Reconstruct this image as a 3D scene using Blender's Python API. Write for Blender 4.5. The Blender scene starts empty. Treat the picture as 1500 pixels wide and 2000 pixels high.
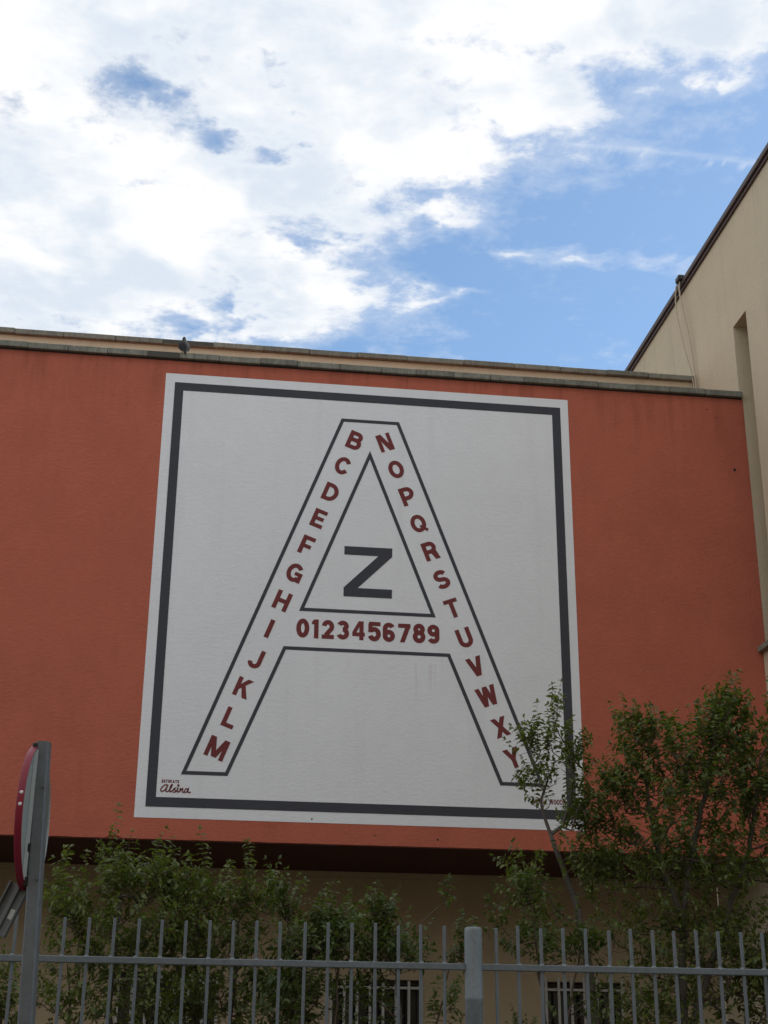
import bpy, math, random
import numpy as np
from mathutils import Vector, Matrix

random.seed(7)
rng = np.random.default_rng(7)
S = bpy.context.scene
COL = S.collection
R = math.radians

# ------------------------------------------------------------------ camera
cam_d = bpy.data.cameras.new('camera')
cam = bpy.data.objects.new('camera', cam_d)
COL.objects.link(cam)
cam_d.sensor_fit = 'VERTICAL'
cam_d.sensor_height = 24.0
cam_d.sensor_width = 18.0
cam_d.lens = 24.0 * 2792.775 / 2000.0
cam_d.clip_end = 3000.0
cam_d.clip_start = 0.05
yaw, pitch, roll = 0.128692981, 0.379007028, 0.00950950582
fwd = Vector((math.sin(yaw) * math.cos(pitch), math.cos(yaw) * math.cos(pitch), math.sin(pitch)))
r0 = Vector((math.cos(yaw), -math.sin(yaw), 0))
u0 = r0.cross(fwd)
rv = math.cos(roll) * r0 + math.sin(roll) * u0
uv = -math.sin(roll) * r0 + math.cos(roll) * u0
M = Matrix((rv, uv, -fwd)).transposed().to_4x4()
M.translation = Vector((0, -22, 1.6))
cam.matrix_world = M
S.camera = cam

# ------------------------------------------------------------------ view
S.view_settings.view_transform = 'Standard'
S.view_settings.look = 'None'
S.view_settings.exposure = 0.15
S.view_settings.gamma = 1.0
S.view_settings.use_curve_mapping = False

# ------------------------------------------------------------------ sun + sky
SUN_EL, SUN_AZ = R(47), R(60)      # azimuth clockwise from +Y
sdir = Vector((math.sin(SUN_AZ) * math.cos(SUN_EL), math.cos(SUN_AZ) * math.cos(SUN_EL), math.sin(SUN_EL)))
sl = bpy.data.lights.new('sun', 'SUN')
sl.energy = 3.0
sl.angle = R(0.53)
sl.color = (1.0, 0.95, 0.87)
so = bpy.data.objects.new('sun', sl)
so.rotation_euler = (-sdir).to_track_quat('-Z', 'Y').to_euler()
so.location = (30, 20, 40)
COL.objects.link(so)

world = bpy.data.worlds.new('World')
S.world = world
world.use_nodes = True
NT = world.node_tree
NT.nodes.clear()


class G:
    """small node-graph helper"""
    def __init__(s, nt):
        s.nt = nt

    def node(s, t, **kw):
        n = s.nt.nodes.new(t)
        for k, v in kw.items():
            setattr(n, k, v)
        return n

    def put(s, sock, v):
        if isinstance(v, bpy.types.NodeSocket):
            s.nt.links.new(v, sock)
        else:
            sock.default_value = v

    def m(s, op, a, b=None, c=None, clamp=False):
        n = s.node('ShaderNodeMath', operation=op)
        n.use_clamp = clamp
        s.put(n.inputs[0], a)
        if b is not None:
            s.put(n.inputs[1], b)
        if c is not None:
            s.put(n.inputs[2], c)
        return n.outputs[0]

    def comb(s, x, y, z):
        n = s.node('ShaderNodeCombineXYZ')
        for i, v in enumerate((x, y, z)):
            s.put(n.inputs[i], v)
        return n.outputs[0]

    def noise(s, vec, scale, detail=4, rough=0.5, dist=0.0):
        n = s.node('ShaderNodeTexNoise')
        s.put(n.inputs['Vector'], vec)
        n.inputs['Scale'].default_value = scale
        n.inputs['Detail'].default_value = detail
        n.inputs['Roughness'].default_value = rough
        n.inputs['Distortion'].default_value = dist
        return n.outputs['Fac']

    def step(s, v, a, b, lo=0.0, hi=1.0):
        n = s.node('ShaderNodeMapRange', interpolation_type='SMOOTHSTEP')
        s.put(n.inputs['Value'], v)
        n.inputs['From Min'].default_value = a
        n.inputs['From Max'].default_value = b
        n.inputs['To Min'].default_value = lo
        n.inputs['To Max'].default_value = hi
        return n.outputs['Result']

    def mix(s, f, a, b, blend='MIX'):
        n = s.node('ShaderNodeMix', data_type='RGBA', blend_type=blend)
        s.put(n.inputs[0], f)
        s.put(n.inputs[6], a)
        s.put(n.inputs[7], b)
        return n.outputs[2]

    def scalev(s, vec, sc):
        n = s.node('ShaderNodeVectorMath', operation='MULTIPLY')
        s.put(n.inputs[0], vec)
        n.inputs[1].default_value = sc
        return n.outputs[0]


def build_sky():
    g = G(NT)
    tc = g.node('ShaderNodeTexCoord')
    nrm = g.node('ShaderNodeVectorMath', operation='NORMALIZE')
    g.put(nrm.inputs[0], tc.outputs['Generated'])
    sep = g.node('ShaderNodeSeparateXYZ')
    g.put(sep.inputs[0], nrm.outputs[0])
    dz = g.m('MAXIMUM', sep.outputs[2], 0.16)
    u = g.m('DIVIDE', sep.outputs[0], dz)          # a flat cloud layer seen from below
    v = g.m('DIVIDE', sep.outputs[1], dz)
    p = g.comb(u, v, 0.0)
    sky = g.node('ShaderNodeTexSky', sky_type='NISHITA')
    sky.sun_disc = False
    sky.sun_elevation = SUN_EL
    sky.sun_rotation = SUN_AZ
    sky.altitude = 200
    sky.air_density = 1.0
    sky.dust_density = 0.4
    sky.ozone_density = 2.0
    # cloud bank: edge of the bank runs across the layer, noise breaks it up
    s = g.m('ADD', g.m('MULTIPLY', u, 0.762), g.m('MULTIPLY', v, 0.648))
    wn = g.node('ShaderNodeTexNoise')
    g.put(wn.inputs['Vector'], p)
    wn.inputs['Scale'].default_value = 13.0
    wn.inputs['Detail'].default_value = 5
    wo = g.node('ShaderNodeVectorMath', operation='MULTIPLY_ADD')
    g.put(wo.inputs[0], wn.outputs['Color'])
    wo.inputs[1].default_value = (.13, .13, 0)
    wo.inputs[2].default_value = (-.065, -.065, 0)
    pw = g.node('ShaderNodeVectorMath', operation='ADD')
    g.put(pw.inputs[0], p)
    g.put(pw.inputs[1], wo.outputs[0])
    big = g.noise(p, 2.3, 2, 0.5)
    D = g.m('MULTIPLY_ADD', g.m('SUBTRACT', 1.105, s), 2.8, 0.55)
    D = g.m('MINIMUM', g.m('MAXIMUM', D, 0.10), 0.90)
    D = g.m('MULTIPLY_ADD', g.m('SUBTRACT', big, 0.5), 0.25, D)
    # puffs (+) and gaps (-) in layer coordinates: u, v, radius u, radius v, weight
    for (bu, bv, ru, rv_, w) in [
            (.165, 1.54, .04, .04, .50), (.275, 1.50, .035, .035, .44), (.115, 1.69, .07, .085, .56), (.205, 1.715, .07, .05, .52),
            (.285, 1.685, .045, .03, .46), (.345, 1.68, .04, .015, .38), (.376, 1.575, .05, .016, .40), (.464, 1.57, .04, .016, .32),
            (.58, 1.553, .05, .016, .34), (.345, 1.27, .06, .05, .42), (.42, 1.11, .10, .05, .44), (.53, 1.10, .06, .03, .38), (.52, 1.193, .02, .010, .34),
            (.24, 1.86, .03, .015, .36), (.14, 1.80, .10, .06, .46), (.02, 1.84, .12, .07, .30), (.22, 1.37, .11, .06, .34), (-.10, 1.72, .22, .16, .26), (.06, 1.47, .10, .06, .2),
            (-.135, 1.295, .04, .045, -.36), (-.095, 1.315, .035, .025, -.36), (-.04, 1.366, .035, .03, -.42), (.0, 1.385, .04, .025, -.24), (.053, 1.413, .026, .026, -.42),
            (.13, 1.42, .02, .04, -.3), (.04, 1.235, .014, .035, -.3), (.09, 1.58, .05, .018, -.26), (.01, 1.75, .018, .05, -.36), (-.07, 1.81, .035, .035, -.30),
            (.33, 1.19, .018, .04, -.2), (.40, 1.20, .02, .03, -.22)]:
        ma = g.node('ShaderNodeVectorMath', operation='MULTIPLY_ADD')
        g.put(ma.inputs[0], pw.outputs[0])
        ma.inputs[1].default_value = (1 / ru, 1 / rv_, 0)
        ma.inputs[2].default_value = (-bu / ru, -bv / rv_, 0)
        dt = g.node('ShaderNodeVectorMath', operation='DOT_PRODUCT')
        g.put(dt.inputs[0], ma.outputs[0])
        g.put(dt.inputs[1], ma.outputs[0])
        D = g.m('MULTIPLY_ADD', g.m('POWER', .3679, dt.outputs['Value']), w, D)
    fb = g.noise(p, 8.0, 10, 0.60, 0.1)
    D = g.m('MULTIPLY_ADD', g.m('SUBTRACT', fb, 0.5), 1.15, D)
    fb2 = g.noise(p, 26.0, 8, 0.62, 0.15)
    D = g.m('MULTIPLY_ADD', g.m('SUBTRACT', fb2, 0.5), 0.95, D)
    alpha = g.step(D, 0.32, 0.86)
    # thin veil round the cloud edges
    veil = g.m('MULTIPLY', g.step(D, 0.12, 0.6), 0.30)
    alpha = g.m('MAXIMUM', alpha, veil)
    # an old contrail with drips hanging from it
    lv = g.m('SUBTRACT', v, g.m('MULTIPLY_ADD', g.m('POWER', g.m('SUBTRACT', u, .47), 2.0), 0.35, 1.326))
    inu = g.m('MULTIPLY', g.step(u, .33, .40), g.step(u, .58, .70, 1.0, 0.0))
    line = g.m('EXPONENT', g.m('MULTIPLY', g.m('POWER', g.m('DIVIDE', lv, .006), 2.0), -1.0))
    ln = g.noise(g.scalev(p, (1, 3, 1)), 45, 4, .6)
    drip = g.m('EXPONENT', g.m('MULTIPLY', g.m('POWER', g.m('DIVIDE', g.m('SUBTRACT', lv, .010), .008), 2.0), -1.0))
    dn = g.step(g.noise(g.scalev(p, (1, .22, 1)), 75, 2, .5), .5, .68)
    con = g.m('MULTIPLY', inu, g.m('ADD', g.m('MULTIPLY', g.m('MULTIPLY', line, ln), .35), g.m('MULTIPLY', g.m('MULTIPLY', drip, dn), .30)))
    alpha = g.m('ADD', alpha, con, clamp=True)
    # cloud brightness: bright tops, blue-grey thick bellies
    sh = g.noise(p, 5.5, 5, .55, .2)
    thick = g.step(D, .55, 1.15)
    bel = g.m('MULTIPLY', g.step(sh, .38, .60), g.m('MULTIPLY_ADD', thick, .5, .5))
    K = 7.3
    ccol = g.mix(bel, (1.0 * K, 1.0 * K, 1.0 * K, 1), (.70 * K, .78 * K, .88 * K, 1))
    tint = g.mix(1.0, sky.outputs[0], (1.02, 1.12, 1.11, 1), 'MULTIPLY')
    col = g.mix(alpha, tint, ccol)
    bg = g.node('ShaderNodeBackground')
    g.put(bg.inputs[0], col)
    bg.inputs[1].default_value = 0.128
    out = g.node('ShaderNodeOutputWorld')
    NT.links.new(bg.outputs[0], out.inputs[0])


build_sky()


# ------------------------------------------------------------------ materials
def new_mat(name):
    m = bpy.data.materials.new(name)
    m.use_nodes = True
    b = m.node_tree.nodes['Principled BSDF']
    return m, G(m.node_tree), b


def plaster(name, col, bump=0.5, scale=60.0, mott=0.10, dirt=0.0, rough=0.93, xs=0.55, top=None, drips=None):
    m, g, b = new_mat(name)
    tc = g.node('ShaderNodeTexCoord').outputs['Object']
    n1 = g.noise(tc, 0.9, 5, .62)
    n2 = g.noise(g.scalev(tc, (1, 1, 2.2)), 9.0, 4, .6)
    f = g.m('MULTIPLY_ADD', g.m('SUBTRACT', n1, .5), mott * 2.0, 1.0)
    f = g.m('MULTIPLY_ADD', g.m('SUBTRACT', n2, .5), mott * 1.1, f)
    # rain streaks that run straight down
    st = g.noise(g.scalev(tc, (1.0, 1.0, .05)), 3.0, 4, .65)
    f = g.m('SUBTRACT', f, g.m('MULTIPLY', g.step(st, .52, .78), dirt))
    n3 = g.noise(g.scalev(tc, (xs, xs, 1)), scale, 3, .6)
    f = g.m('MULTIPLY_ADD', g.m('SUBTRACT', n3, .5), .10, f)
    sx = g.node('ShaderNodeSeparateXYZ')
    g.put(sx.inputs[0], tc)
    n5 = g.noise(g.scalev(tc, (1, 1, .8)), 3.1, 6, .68)
    f = g.m('MULTIPLY_ADD', g.m('SUBTRACT', n5, .5), mott * 1.2, f)
    if top is not None:                      # grime streaks washed down from the coping, then an even darker band
        gm = g.noise(g.scalev(tc, (1, 1, .10)), 5.0, 5, .7)
        fade = g.step(sx.outputs[2], top - 1.6, top, 0.0, 1.0)
        f = g.m('SUBTRACT', f, g.m('MULTIPLY', g.m('MULTIPLY', g.step(gm, .42, .70), fade), .20))
        f = g.m('SUBTRACT', f, g.m('MULTIPLY', g.step(sx.outputs[2], top - .16, top), .16))
    c = g.mix(1.0, (*col, 1), g.comb(f, f, f), 'MULTIPLY')
    for (dx, z0, z1, w_) in (drips or []):   # thin rust runs
        wob = g.m('MULTIPLY_ADD', g.noise(g.scalev(tc, (1, 1, .6)), 6.0, 3, .5), .06, dx - .03)
        q = g.m('DIVIDE', g.m('SUBTRACT', sx.outputs[0], wob), w_)
        e = g.m('POWER', .3679, g.m('MULTIPLY', q, q))
        e = g.m('MULTIPLY', g.m('MULTIPLY', e, g.step(sx.outputs[2], z0, z0 + .6)), g.step(sx.outputs[2], z1, z1 + .02, 1.0, 0.0))
        c = g.mix(g.m('MULTIPLY', e, .17), c, (.42, .30, .22, 1))
    g.put(b.inputs['Base Color'], c)
    b.inputs['Roughness'].default_value = rough
    b.inputs['Specular IOR Level'].default_value = 0.25
    bp = g.node('ShaderNodeBump')
    bp.inputs['Strength'].default_value = bump
    bp.inputs['Distance'].default_value = 0.02
    n4 = g.noise(g.scalev(tc, (xs, xs, 1)), scale * .35, 5, .65)
    h = g.m('ADD', g.m('MULTIPLY', n3, .5), n4)
    g.put(bp.inputs['Height'], h)
    g.put(b.inputs['Normal'], bp.outputs[0])
    return m


def simple(name, col, rough=.6, metal=0.0, mott=.12, scale=20.0, bump=.15, spec=.4):
    m, g, b = new_mat(name)
    tc = g.node('ShaderNodeTexCoord').outputs['Object']
    n1 = g.noise(tc, scale, 5, .65)
    f = g.m('MULTIPLY_ADD', g.m('SUBTRACT', n1, .5), mott * 2, 1.0)
    g.put(b.inputs['Base Color'], g.mix(1.0, (*col, 1), g.comb(f, f, f), 'MULTIPLY'))
    b.inputs['Roughness'].default_value = rough
    b.inputs['Metallic'].default_value = metal
    b.inputs['Specular IOR Level'].default_value = spec
    bp = g.node('ShaderNodeBump')
    bp.inputs['Strength'].default_value = bump
    bp.inputs['Distance'].default_value = 0.01
    g.put(bp.inputs['Height'], n1)
    g.put(b.inputs['Normal'], bp.outputs[0])
    return m


def stone_mat(name, col):
    m, g, b = new_mat(name)
    tc = g.node('ShaderNodeTexCoord').outputs['Object']
    oi = g.node('ShaderNodeObjectInfo').outputs['Random']
    n1 = g.noise(tc, 5.0, 7, .75)
    n2 = g.noise(g.scalev(tc, (6, 1, 1)), 5.0, 5, .65)
    f = g.m('MULTIPLY_ADD', g.m('SUBTRACT', n1, .5), 1.5, 1.0)
    f = g.m('MULTIPLY_ADD', g.m('SUBTRACT', n2, .5), 1.3, f)
    f = g.m('MULTIPLY', f, g.m('MULTIPLY_ADD', oi, .30, .85))
    lich = g.step(g.noise(tc, 14.0, 4, .6), .56, .72)
    c = g.mix(g.m('MULTIPLY', lich, .5), (*col, 1), (.10, .10, .075, 1))
    g.put(b.inputs['Base Color'], g.mix(1.0, c, g.comb(f, f, f), 'MULTIPLY'))
    b.inputs['Roughness'].default_value = .95
    bp = g.node('ShaderNodeBump')
    bp.inputs['Strength'].default_value = .6
    bp.inputs['Distance'].default_value = .02
    g.put(bp.inputs['Height'], n1)
    g.put(b.inputs['Normal'], bp.outputs[0])
    return m


def galvanised(name, col, rough=.55):
    m, g, b = new_mat(name)
    tc = g.node('ShaderNodeTexCoord').outputs['Object']
    vo = g.node('ShaderNodeTexVoronoi')
    g.put(vo.inputs['Vector'], tc)
    vo.inputs['Scale'].default_value = 70
    sp = g.node('ShaderNodeSeparateColor')
    g.put(sp.inputs[0], vo.outputs['Color'])
    n = g.noise(tc, 12, 5, .7)
    f = g.m('MULTIPLY_ADD', g.m('SUBTRACT', sp.outputs[0], .5), .16, 1.0)
    f = g.m('MULTIPLY_ADD', g.m('SUBTRACT', n, .5), .5, f)
    g.put(b.inputs['Base Color'], g.mix(1.0, (*col, 1), g.comb(f, f, f), 'MULTIPLY'))
    rs = g.noise(tc, 38, 5, .7)
    c2 = g.mix(1.0, (*col, 1), g.comb(f, f, f), 'MULTIPLY')
    c2 = g.mix(g.m('MULTIPLY', g.step(rs, .62, .72), .55), c2, (.10, .065, .045, 1))
    lo = g.noise(g.scalev(tc, (1, 1, .4)), 5, 4, .6)
    c2 = g.mix(g.m('MULTIPLY', g.step(lo, .5, .75), .30), c2, (col[0] * .55, col[1] * .55, col[2] * .55, 1))
    g.put(b.inputs['Base Color'], c2)
    b.inputs['Metallic'].default_value = .25
    g.put(b.inputs['Roughness'], g.m('MULTIPLY_ADD', n, .3, rough - .15))
    return m


def leaf_mat(name, dark, light):
    m, g, b = new_mat(name)
    at = g.node('ShaderNodeAttribute', attribute_name='tint').outputs['Fac']
    oi = g.node('ShaderNodeObjectInfo').outputs['Random']
    f = g.m('FRACT', g.m('MULTIPLY_ADD', oi, .0, at))
    c = g.mix(f, (*dark, 1), (*light, 1))
    g.put(b.inputs['Base Color'], c)
    b.inputs['Roughness'].default_value = .42
    b.inputs['Specular IOR Level'].default_value = .45
    tr = g.node('ShaderNodeBsdfTranslucent')
    g.put(tr.inputs[0], g.mix(1.0, c, (1.25, 1.45, .6, 1), 'MULTIPLY'))
    mx = g.node('ShaderNodeMixShader')
    mx.inputs[0].default_value = .40
    nt = m.node_tree
    nt.links.new(b.outputs[0], mx.inputs[1])
    nt.links.new(tr.outputs[0], mx.inputs[2])
    nt.links.new(mx.outputs[0], nt.nodes['Material Output'].inputs[0])
    return m


MAT = dict(
    red=plaster('red_plaster', (.452, .127, .079), bump=.55, mott=.16, dirt=.08, top=13.0),
    white=plaster('white_plaster', (.76, .77, .79), bump=.33, mott=.06, dirt=.05, scale=55, xs=.5, drips=[(.79, -1.95, -1.15, .018), (1.02, -1.85, -1.15, .025), (1.10, -1.7, -1.15, .012), (-.3, -1.5, -1.15, .014)]),
    paint_grey=plaster('dark_grey_paint', (.062, .064, .075), bump=.4, mott=.14, scale=55, xs=.5),
    paint_red=plaster('oxide_red_paint', (.175, .043, .043), bump=.4, mott=.12, scale=55, xs=.5),
    beige=plaster('beige_plaster', (.57, .485, .345), bump=.5, mott=.09, dirt=.13, scale=40, xs=1.0),
    cream=plaster('cream_plaster', (.60, .50, .35), bump=.4, mott=.08, dirt=.10, xs=1.0),
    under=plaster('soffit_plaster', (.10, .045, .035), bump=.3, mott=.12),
    lower=plaster('ochre_plaster', (.435, .35, .232), bump=.4, mott=.10, dirt=.10, xs=1.0),
    stone=stone_mat('weathered_stone', (.19, .188, .155)),
    mortar=simple('old_mortar', (.075, .072, .062), .95, 0, .3, 25),
    flash=simple('brown_flashing', (.075, .048, .045), .6, 0, .2),
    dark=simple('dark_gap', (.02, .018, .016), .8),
    glass=simple('dark_glass', (.012, .013, .014), .12, 0, .1, spec=.6, bump=0),
    wood=simple('dark_window_frame', (.05, .04, .035), .6),
    grille=simple('white_grille_paint', (.44, .43, .40), .6, 0, .35, 30, .3),
    fence=galvanised('grey_fence_paint', (.148, .170, .184), .6),
    post=galvanised('galvanised_post', (.185, .212, .226), .55),
    pole=galvanised('galvanised_pole', (.14, .152, .165), .5),
    sign_back=simple('sign_back_grey', (.36, .39, .38), .45, .2, .1),
    sign_red=simple('sign_red', (.22, .007, .026), .4, 0, .08, bump=0),
    sign_white=simple('sign_white', (.75, .75, .73), .4, 0, .05, bump=0),
    plate=simple('grey_plate', (.13, .14, .14), .5, .2, .25),
    black=simple('black_plastic', (.012, .012, .013), .5),
    sticker=simple('faded_sticker', (.5, .5, .46), .6, 0, .3, 60),
    bark=simple('grey_bark', (.092, .08, .066), .9, 0, .5, 30, .8),
    twig=simple('brown_twig', (.105, .075, .055), .85, 0, .4, 30, .5),
    leafA=leaf_mat('green_leaf', (.050, .078, .018), (.175, .205, .050)),
    leafB=leaf_mat('dark_green_leaf', (.040, .066, .017), (.13, .165, .042)),
    cable=simple('pale_cable', (.50, .42, .31), .7),
    pigeon=simple('grey_feathers', (.016, .015, .017), .85, 0, .35, 40),
    pigeon_dark=simple('dark_feathers', (.013, .013, .015), .8, 0, .3, 40),
    beak=simple('dark_beak', (.03, .028, .028), .5),
    foot=simple('red_foot', (.25, .06, .05), .6),
    concrete=plaster('grey_concrete', (.27, .265, .25), bump=.5, mott=.15, dirt=.1, xs=1.0),
    asphalt=simple('asphalt', (.07, .07, .072), .9, 0, .25, 60, .5),
    paving=simple('paving', (.17, .165, .155), .9, 0, .2, 14, .3),
    soil=simple('soil', (.075, .055, .038), .95, 0, .4, 12, .8),
    line=simple('road_paint', (.7, .7, .68), .7, 0, .15),
)


# ------------------------------------------------------------------ mesh helpers
class MB:
    def __init__(s):
        s.v = []
        s.f = []

    def add(s, vs, fs):
        o = len(s.v)
        s.v += [tuple(map(float, q)) for q in vs]
        s.f += [tuple(i + o for i in f) for f in fs]

    def quad(s, a, b, c, d):
        s.add([a, b, c, d], [(0, 1, 2, 3)])

    def box(s, x0, x1, y0, y1, z0, z1):
        s.add([(x0, y0, z0), (x1, y0, z0), (x1, y1, z0), (x0, y1, z0), (x0, y0, z1), (x1, y0, z1), (x1, y1, z1), (x0, y1, z1)],
              [(0, 3, 2, 1), (4, 5, 6, 7), (0, 1, 5, 4), (1, 2, 6, 5), (2, 3, 7, 6), (3, 0, 4, 7)])

    def bevel_box(s, x0, x1, y0, y1, z0, z1, b):
        # box with chamfered vertical-section edges
        vs, fs = [], []
        sx, sy, sz = (x0, x1), (y0, y1), (z0, z1)
        idx = {}
        for i in (0, 1):
            for j in (0, 1):
                for k in (0, 1):
                    di, dj, dk = (1 if i == 0 else -1), (1 if j == 0 else -1), (1 if k == 0 else -1)
                    for ax in range(3):
                        q = [sx[i] + di * b, sy[j] + dj * b, sz[k] + dk * b]
                        q[ax] = (sx[i], sy[j], sz[k])[ax]
                        idx[(i, j, k, ax)] = len(vs)
                        vs.append(q)
        for k in (0, 1):
            fs.append([idx[(i, j, k, 2)] for i, j in ((0, 0), (1, 0), (1, 1), (0, 1))][::(1 if k else -1)])
            fs.append([idx[(i, k, j, 1)] for i, j in ((0, 0), (1, 0), (1, 1), (0, 1))][::(-1 if k else 1)])
            fs.append([idx[(k, i, j, 0)] for i, j in ((0, 0), (1, 0), (1, 1), (0, 1))][::(1 if k else -1)])
        for a in range(3):
            o = [q for q in range(3) if q != a]
            for i in (0, 1):
                for j in (0, 1):
                    def key(e, ax):
                        t = [0, 0, 0]
                        t[a] = e
                        t[o[0]] = i
                        t[o[1]] = j
                        return idx[(*t, ax)]
                    fs.append([key(0, o[0]), key(1, o[0]), key(1, o[1]), key(0, o[1])])
        for i in (0, 1):
            for j in (0, 1):
                for k in (0, 1):
                    fs.append([idx[(i, j, k, ax)] for ax in range(3)])
        s.add(vs, fs)

    def tube(s, pts, rad, n=6, cap=True):
        pts = [Vector(q) for q in pts]
        if not hasattr(rad, '__len__'):
            rad = [rad] * len(pts)
        o = len(s.v)
        ref = Vector((0.3, 0.9, 0.1)).normalized()
        for i, q in enumerate(pts):
            d = (pts[min(i + 1, len(pts) - 1)] - pts[max(i - 1, 0)])
            d = d.normalized() if d.length > 1e-9 else Vector((0, 0, 1))
            a = d.cross(ref)
            if a.length < 1e-3:
                a = d.cross(Vector((1, 0, 0)))
            a.normalize()
            b = d.cross(a)
            for k in range(n):
                t = 2 * math.pi * k / n
                w = q + (a * math.cos(t) + b * math.sin(t)) * rad[i]
                s.v.append(tuple(w))
        for i in range(len(pts) - 1):
            for k in range(n):
                k2 = (k + 1) % n
                s.f.append((o + i * n + k, o + i * n + k2, o + (i + 1) * n + k2, o + (i + 1) * n + k))
        if cap:
            s.f.append(tuple(o + k for k in range(n))[::-1])
            s.f.append(tuple(o + (len(pts) - 1) * n + k for k in range(n)))

    def prism(s, poly, y0, y1):
        """polygon in x,z extruded from y1 (back) to y0 (front, nearer the viewer)"""
        n = len(poly)
        vs = [(x, y0, z) for x, z in poly] + [(x, y1, z) for x, z in poly]
        fs = [tuple(range(n))]
        for i in range(n):
            j = (i + 1) % n
            fs.append((i, i + n, j + n, j))
        s.add(vs, fs)

    def strip(s, cl, t, y0, y1, closed=False):
        """thick mitred polyline in x,z"""
        q_ = [cl[0]]
        for c in cl[1:]:
            if math.hypot(c[0] - q_[-1][0], c[1] - q_[-1][1]) > 1e-5:
                q_.append(c)
        cl = q_
        n = len(cl)
        L, Rr = [], []
        for i in range(n):
            p = Vector(cl[i])
            a = Vector(cl[i - 1]) if (i > 0 or closed) else None
            b = Vector(cl[(i + 1) % n]) if (i < n - 1 or closed) else None
            d1 = (p - a).normalized() if a is not None else None
            d2 = (b - p).normalized() if b is not None else None
            if d1 is None:
                d1 = d2
            if d2 is None:
                d2 = d1
            n1 = Vector((-d1.y, d1.x))
            n2 = Vector((-d2.y, d2.x))
            mm = (n1 + n2)
            mm = mm.normalized() if mm.length > 1e-6 else n1
            k = min(1.0 / max(mm.dot(n1), .2), 4.5)
            L.append(p + mm * (t / 2 * k))
            Rr.append(p - mm * (t / 2 * k))
        rngn = range(n if closed else n - 1)
        vs = []
        for y in (y0, y1):
            vs += [(q.x, y, q.y) for q in L] + [(q.x, y, q.y) for q in Rr]
        fs = []
        for i in rngn:
            j = (i + 1) % n
            fs.append((i, i + n, j + n, j))
            fs.append((i, j, j + 2 * n, i + 2 * n))
            fs.append((i + n, i + 3 * n, j + 3 * n, j + n))
        if not closed:
            fs.append((0, 2 * n, 3 * n, n))
            fs.append((n - 1, 2 * n - 1, 4 * n - 1, 3 * n - 1))
        s.add(vs, fs)

    def mesh(s, name, base=(0, 0, 0), mat=None, smooth=False):
        me = bpy.data.meshes.new(name)
        bx, by, bz = base
        me.from_pydata([(x - bx, y - by, z - bz) for x, y, z in s.v], [], s.f)
        if mat is not None:
            me.materials.append(mat)
        if smooth:
            me.polygons.foreach_set('use_smooth', [True] * len(me.polygons))
        me.update()
        return me


def base_of(o):
    p = Vector((0, 0, 0))
    while o is not None:
        p += Vector(o.location)
        o = o.parent
    return p


def part(name, mb, mat, parent=None, smooth=False, label=None, kind=None, recalc=False):
    b = base_of(parent) if parent else (0, 0, 0)
    me = mb.mesh(name, b, MAT[mat] if isinstance(mat, str) else mat, smooth)
    if recalc:
        import bmesh
        bm = bmesh.new()
        bm.from_mesh(me)
        bmesh.ops.recalc_face_normals(bm, faces=bm.faces)
        bm.to_mesh(me)
        bm.free()
    o = bpy.data.objects.new(name, me)
    COL.objects.link(o)
    if parent:
        o.parent = parent
    if label:
        o['label'] = label
    if kind:
        o['kind'] = kind
    return o


def thing(name, label, cat, loc, group=None):
    o = bpy.data.objects.new(name, None)
    o.empty_display_size = .2
    o.location = loc
    o['label'] = label
    o['category'] = cat
    if group:
        o['group'] = group
    COL.objects.link(o)
    return o


def tag(o, label, cat, group=None):
    o['label'] = label
    o['category'] = cat
    if group:
        o['group'] = group
    return o


def shared(name, me, parent, loc, rot=None, scale=None):
    """another object on a shared mesh; loc is in world space"""
    o = bpy.data.objects.new(name, me)
    o.parent = parent
    o.location = Vector(loc) - base_of(parent)
    if rot is not None:
        o.rotation_euler = rot
    if scale is not None:
        o.scale = scale
    COL.objects.link(o)
    return o


# ------------------------------------------------------------------ ground
mb = MB(); mb.box(-400, 400, -400, 400, -.5, 0)
part('ground', mb, 'soil', kind='structure')
mb = MB(); mb.box(-60, 8.4, -15.15, 2.99, .0, .06)
part('planting_bed', mb, 'soil', kind='structure')
mb = MB(); mb.box(-60, 60, -19.4, -15.32, .0, .13)
part('pavement', mb, 'paving', kind='structure')
mb = MB(); mb.box(-60, 60, -19.55, -19.402, .0, .14)
part('kerb', mb, 'concrete', kind='structure')
mb = MB(); mb.box(-60, 60, -28.0, -19.552, .0, .02)
part('road', mb, 'asphalt', kind='structure')
mb = MB()
for k in range(-9, 10):
    mb.box(k * 6 - 1.2, k * 6 + 1.2, -23.85, -23.73, .018, .025)
part('road_markings', mb, 'line', kind='structure')
mb = MB(); mb.box(-60, 60, -31.0, -28.002, .0, .13)
part('far_pavement', mb, 'paving', kind='structure')

# unseen row of houses across the road, added to block low sky light
row = thing('light_blocking_house', 'plain shuttered house row across the road, unseen, added to block low sky light', 'building', (0, -31.5, 0))
mb = MB(); mb.box(-48, 48, -42, -31.5, 0, 11.5)
part('wall', mb, 'lower', row)
mb = MB(); mb.box(-48.3, 48.3, -42.3, -31.1, 11.502, 11.8)
part('roof', mb, 'stone', row)
mb = MB(); mb.box(-.5, .5, -31.5, -31.46, 0, 1.5)
sh_me = mb.mesh('window', (0, -31.5, 0), MAT['wood'])
for x in np.arange(-45, 46, 3.0):
    for z in (1.2, 4.8, 8.2):
        shared('window', sh_me, row, (x, -31.5, z))

# ------------------------------------------------------------------ orange-red building
WX0, WX1 = -14.0, 9.30
ob = thing('painted_building', 'terracotta red rendered building with flat roof, stone coping and overhanging upper storey', 'building', (WX0, 0, 0))

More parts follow.
